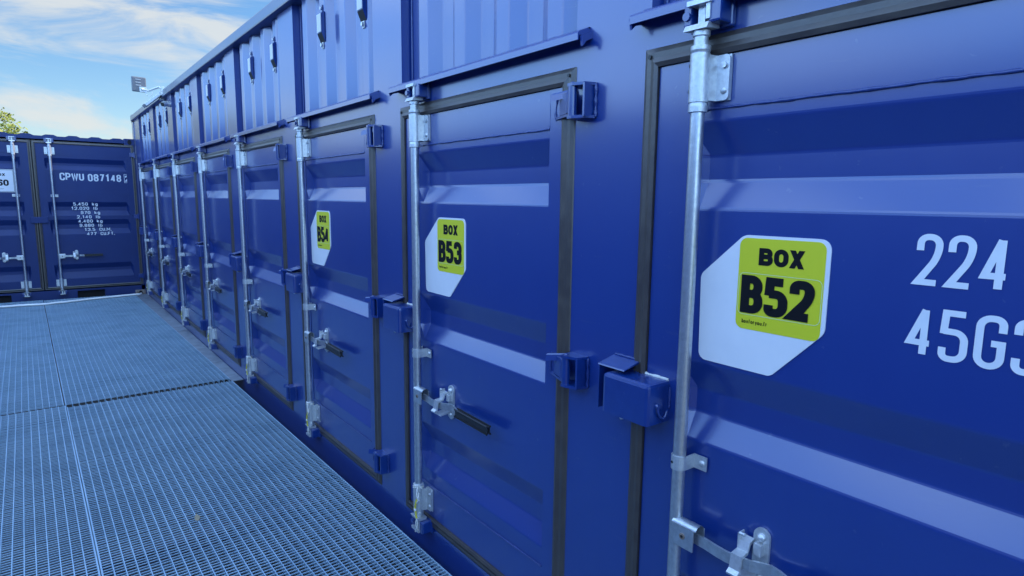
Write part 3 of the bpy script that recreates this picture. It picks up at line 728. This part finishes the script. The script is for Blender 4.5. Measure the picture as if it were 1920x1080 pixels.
text(b, 'B60', pc, -1.925, 1.700, .095, .066, (.0115, .0105), 'ink', gap=.08, lift=.0036, rad=.42)
text(b, 'boxforyou.fr', pc, -1.86, 1.650, .0115, .0058, (.0010, .0009), 'ink', gap=.24, lift=.0036)
sg = b.build('box_sign', dL); sg['label'] = 'square white sign reading BOX B60'

# =================================================================== containers added across the walkway (out of frame: put in to shade and be mirrored in the paint)
def added_container(y0, ln, lab):
    root = empty('shipping_container', (-4.4, y0, -.40)); tag(root, lab, 'shipping container', 'unseen containers added across the walkway')  # unseen container, added to shade and be mirrored in the paint
    H = 3.1; mb = MB(); pts = []; y = .12; i = 0  # height chosen for how much sky the row blocks from the paint's reflections
    while y < ln-.12:
        pts.append((y, [-.01, -.01, -.046, -.046][i % 4])); y += [.072, .068, .070, .068][i % 4]; i += 1
    pts.append((ln-.12, -.01)); vs = [(x, yy, .14) for yy, x in pts]+[(x, yy, H-.1) for yy, x in pts]; n = len(pts)
    mb.add(vs, [(j, j+1, n+j+1, n+j) for j in range(n-1)], 'paint_dark'); mb.build('added_side_wall', root)
    mb = MB()
    for a, b_ in ((0, .12), (ln-.12, ln)): mb.box(-.1, 0, a, b_, 0, H, 'paint_dark', .004)
    mb.box(-.1, -.002, .12, ln-.12, H-.1, H-.002, 'paint_dark'); mb.box(-.1, -.002, .12, ln-.12, .01, .14, 'paint_dark'); mb.build('added_frame', root)
    mb = MB(); mb.box(-2.44, -.1, .01, ln-.01, H-.06, H-.03, 'paint_dark'); mb.box(-2.44, -2.40, .01, ln-.01, 0, H-.06, 'paint_dark')
    mb.box(-2.40, -.1, .01, .05, 0, H-.06, 'paint_dark'); mb.box(-2.40, -.1, ln-.05, ln-.01, 0, H-.06, 'paint_dark'); mb.build('shell', root)
added_container(-7.0, 6.2, 'unseen blue container added to shade the paint, across the walkway behind the camera')
added_container(-.6, 12.2, 'long unseen blue container added to shade the paint, facing the row of doors')
added_container(11.8, 12.2, 'long unseen blue container added to shade the paint, beyond the end of the row of doors')
# =================================================================== GRATING DECK
ZG = -.10; DYAW = .0125
def grating(nl, length, seed, depth=.030):
    """panel in local coords: x from 0 to -(nl-1)*pitch, y from 0 to length, top at z=0"""
    mb = MB(); pl, pc_ = .0440, .0245; W_ = (nl-1)*pl; q = random.Random(seed)
    for i in range(nl):
        x_ = -i*pl; hw = .0022 if 0 < i < nl-1 else .0035
        n_ = 8; dz = [q.uniform(-.0006, .0006) for _ in range(n_+1)]; dx = [q.uniform(-.0006, .0006) for _ in range(n_+1)]
        vs = []
        for j in range(n_+1):
            y_ = length*j/n_
            vs += [(x_-hw+dx[j], y_, dz[j]), (x_+hw+dx[j], y_, dz[j]), (x_+hw+dx[j], y_, -depth), (x_-hw+dx[j], y_, -depth)]
        mb.add(vs, [(4*j+a, 4*j+(a+1) % 4, 4*j+4+(a+1) % 4, 4*j+4+a) for j in range(n_) for a in range(4)]+[(0, 1, 2, 3), tuple(4*n_+a for a in (3, 2, 1, 0))], 'grate')
    nc = int(length/pc_)
    for j in range(nc):
        y_ = .012+j*pc_+q.uniform(-.0008, .0008); t = q.uniform(-.0007, .0007)
        mb.box(-W_, 0, y_-.0021, y_+.0021, -.0052+t, -.0008+t, 'grate')
    return mb
gp = [((-.030, -.70), 29, 6.60, 0.0, 0.0, 'steel grating panel in the near row, directly beside the long row of doors'),
      ((-1.273, -.70), 29, 6.64, .0, 0.0, 'steel grating panel in the near row, at the left edge of the picture'),
      ((-.118, 5.950), 29, 6.27, .018, .010, 'steel grating panel in the far row, beside the farther doors'),
      ((-1.366, 5.955), 29, 6.30, .010, .004, 'steel grating panel in the far row, on the left below the B60 door')]
for i, ((x_, y_), nl, ln, dz, tilt, lab) in enumerate(gp):
    o = grating(nl, ln, 20+i).build('grating_panel', recalc=False); o.location = (x_, y_, ZG+dz*.3); o.rotation_euler = (0, 0, DYAW)
    tag(o, lab, 'grating', 'grating panels of the walkway')
# support beams underneath (joists)
for j, y_ in enumerate((.6, 3.3, 5.95, 9.0, 12.1)):
    mb = MB(); mb.box(-2.55, -.24, y_-.04, y_+.04, ZG-.11, ZG-.034, 'joist')
    tag(mb.build('support_beam'), 'steel beam under the grating deck, %s from the camera' % ['nearest', 'second', 'third, under the cross joint,', 'fourth', 'farthest'][j], 'beam', 'beams under the deck')
# flat plates closing the widening gap along the wall
for j, (a, b_, lab) in enumerate(((5.92, 8.55, 'nearer'), (8.58, 12.2, 'farther'))):
    mb = MB(); x0a = -.130-(a-6.6)*.0125+.014; x0b = -.130-(b_-6.6)*.0125+.014
    vs = [(x0a, a, -.112), (-.006, a, -.112), (-.006, b_, -.112), (x0b, b_, -.112)]
    mb.add(vs+[(x, y, -.118) for x, y, z in vs], [(0, 1, 2, 3), (7, 6, 5, 4), (0, 4, 5, 1), (1, 5, 6, 2), (2, 6, 7, 3), (3, 7, 4, 0)], 'plate')
    tag(mb.build('gap_plate'), 'flat grey plate closing the gap between grating and wall, the %s one' % lab, 'plate', 'plates along the foot of the wall')
# thin pale strip across the far end, drawn as a tube
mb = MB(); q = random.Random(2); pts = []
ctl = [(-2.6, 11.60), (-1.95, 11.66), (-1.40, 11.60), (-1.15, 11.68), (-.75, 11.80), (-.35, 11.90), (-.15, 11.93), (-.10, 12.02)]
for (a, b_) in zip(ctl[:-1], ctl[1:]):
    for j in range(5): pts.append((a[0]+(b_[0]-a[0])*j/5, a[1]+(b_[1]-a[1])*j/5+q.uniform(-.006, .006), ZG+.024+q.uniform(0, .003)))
mb.tube(pts, .017, 'strip_bright', 8)
tag(mb.build('cord'), 'thin pale strip lying across the far end of the grating deck', 'cord')  # cord here is only the thin pale strip
# dry leaf on the grating
mb = MB(); mb.add([(-.875, 3.36, ZG+.002), (-.862, 3.375, ZG+.008), (-.858, 3.40, ZG+.004), (-.872, 3.425, ZG+.012), (-.884, 3.40, ZG+.005), (-.886, 3.378, ZG+.003)], [(0, 1, 2, 5), (5, 2, 3, 4)], 'dry')
mb.add([(-.875, 3.36, ZG+.000), (-.862, 3.375, ZG+.006), (-.858, 3.40, ZG+.002), (-.872, 3.425, ZG+.010), (-.884, 3.40, ZG+.003), (-.886, 3.378, ZG+.001)], [(5, 2, 1, 0), (4, 3, 2, 5)], 'dry')
tag(mb.build('dry_leaf', recalc=False), 'small pale dry leaf lying on the near grating', 'leaf')

# =================================================================== things on the roof edge
ANT = (-.265, .20, .045)
ant = empty('panel_antenna', (0, 9.05, ZT)); tag(ant, 'square grey antenna panel on an arm standing out from the roof edge', 'antenna')
mb = MB(); mb.box(-.082, .082, -.018, .018, -.092, .092, 'grey_plastic', .014)
for z in (.055, .02, -.015): mb.box(-.04, .02, -.021, -.0185, z, z+.006, 'castz')
pn = mb.build('panel', ant); pn.location = ANT; pn.rotation_euler = (0, 0, R(8))
AX, AY, AZ = ANT
mb = MB(); mb.tube([(-.02, 0, -.02), (-.07, .0, .01), (AX+.10, AY-.02, AZ-.07), (AX+.02, AY-.05, AZ-.06)], .014, 'castz', 10); mb.build('arm', ant)
mb = MB(); mb.box(-.05, -.02, -.05, .05, -.085, .015, 'castz', .006); mb.build('clamp', ant)
mb = MB(); mb.box(-.03, .05, -.035, -.019, -.035, .03, 'castz', .005); k_ = mb.build('bracket', ant); k_.location = (AX+.03, AY, AZ-.06)
mb = MB(); mb.tube([(AX+.06, AY-.03, AZ-.08), (AX+.07, AY-.04, AZ-.12), (AX+.10, AY-.05, AZ-.14), (AX+.13, AY-.04, AZ-.12), (AX+.14, AY-.03, AZ-.08)], .003, 'castz', 6); mb.build('cable', ant)
fl = empty('floodlight', (-.03, 9.22, ZT-.10)); tag(fl, 'flat grey floodlight tilted downward under the roof edge, below the antenna', 'floodlight')
mb = MB(); mb.box(-.13, .13, -.11, .11, -.022, .022, 'castz', .008); h_ = mb.build('housing', fl); h_.location = (-.10, 0, -.03); h_.rotation_euler = (R(0), R(-42), 0)
mb = MB(); mb.box(-.11, .11, -.09, .09, -.026, -.0225, 'hole'); l_ = mb.build('lens', fl); l_.location = (-.10, 0, -.03); l_.rotation_euler = (R(0), R(-42), 0)
mb = MB(); mb.box(-.02, .03, -.03, .03, -.03, .03, 'castz', .004); mb.build('bracket', fl)
cm = empty('security_camera', (-.0, 8.80, 2.70)); tag(cm, 'small round grey camera on the post just below the roof edge', 'camera')
mb = MB(); mb.cyl((0, 0, 0), (-1, 0, 0), .035, .03, 'castz', 16); mb.build('base', cm)
mb = MB(); mb.cyl((-.03, 0, 0), (-.8, -.5, -.2), .03, .07, 'castz', 16); mb.build('body', cm)
mb = MB(); p_ = Vector((-.03, 0, 0))+Vector((-.8, -.5, -.2)).normalized()*.0705; mb.cyl(p_, (-.8, -.5, -.2), .024, .006, 'hole', 16); mb.build('lens', cm)

# =================================================================== tree beyond
tree = empty('tree', (-6.2, 34, -.46)); tag(tree, 'sunlit yellow green tree rising behind the far container', 'tree')
q = random.Random(11); tk = MB()
tk.tube([(0, 0, 0), (.1, 0, 2), (.0, .1, 4), (.2, .1, 6)], [.3, .24, .18, .08], 'bark', 10)
for i in range(9):
    a = q.uniform(0, 6.28); z = q.uniform(2.4, 5); l_ = q.uniform(1.6, 3.2)
    tk.tube([(.05, .05, z), (math.cos(a)*l_*.5, math.sin(a)*l_*.5, z+.8), (math.cos(a)*l_, math.sin(a)*l_, z+1.2)], [.1, .06, .02], 'bark', 7)
tk.build('trunk', tree)
cw = MB(); cl_ = []
for i in range(150):
    th = q.uniform(0, 6.28); u_ = q.uniform(-.5, 1); rr_ = q.uniform(.55, 1)
    cl_.append(Vector((math.cos(th)*math.sqrt(1-u_*u_*.9)*5.0*rr_, math.sin(th)*math.sqrt(1-u_*u_*.9)*4.0*rr_, 4.0+u_*2.35*rr_)))
for c_ in cl_:
    R_ = q.uniform(.4, .8)
    for j in range(150):
        d = Vector((q.gauss(0, 1), q.gauss(0, 1), q.gauss(0, .7)))*R_*.5; p_ = c_+d
        a = Vector((q.uniform(-1, 1), q.uniform(-1, 1), q.uniform(-.6, .6))).normalized()*q.uniform(.05, .11); b_ = a.orthogonal().normalized()*q.uniform(.03, .06)
        cw.add([p_-a, p_+b_, p_+a, p_-b_], [(0, 1, 2, 3)], 'leaf')
cw.build('crown', tree, recalc=False)
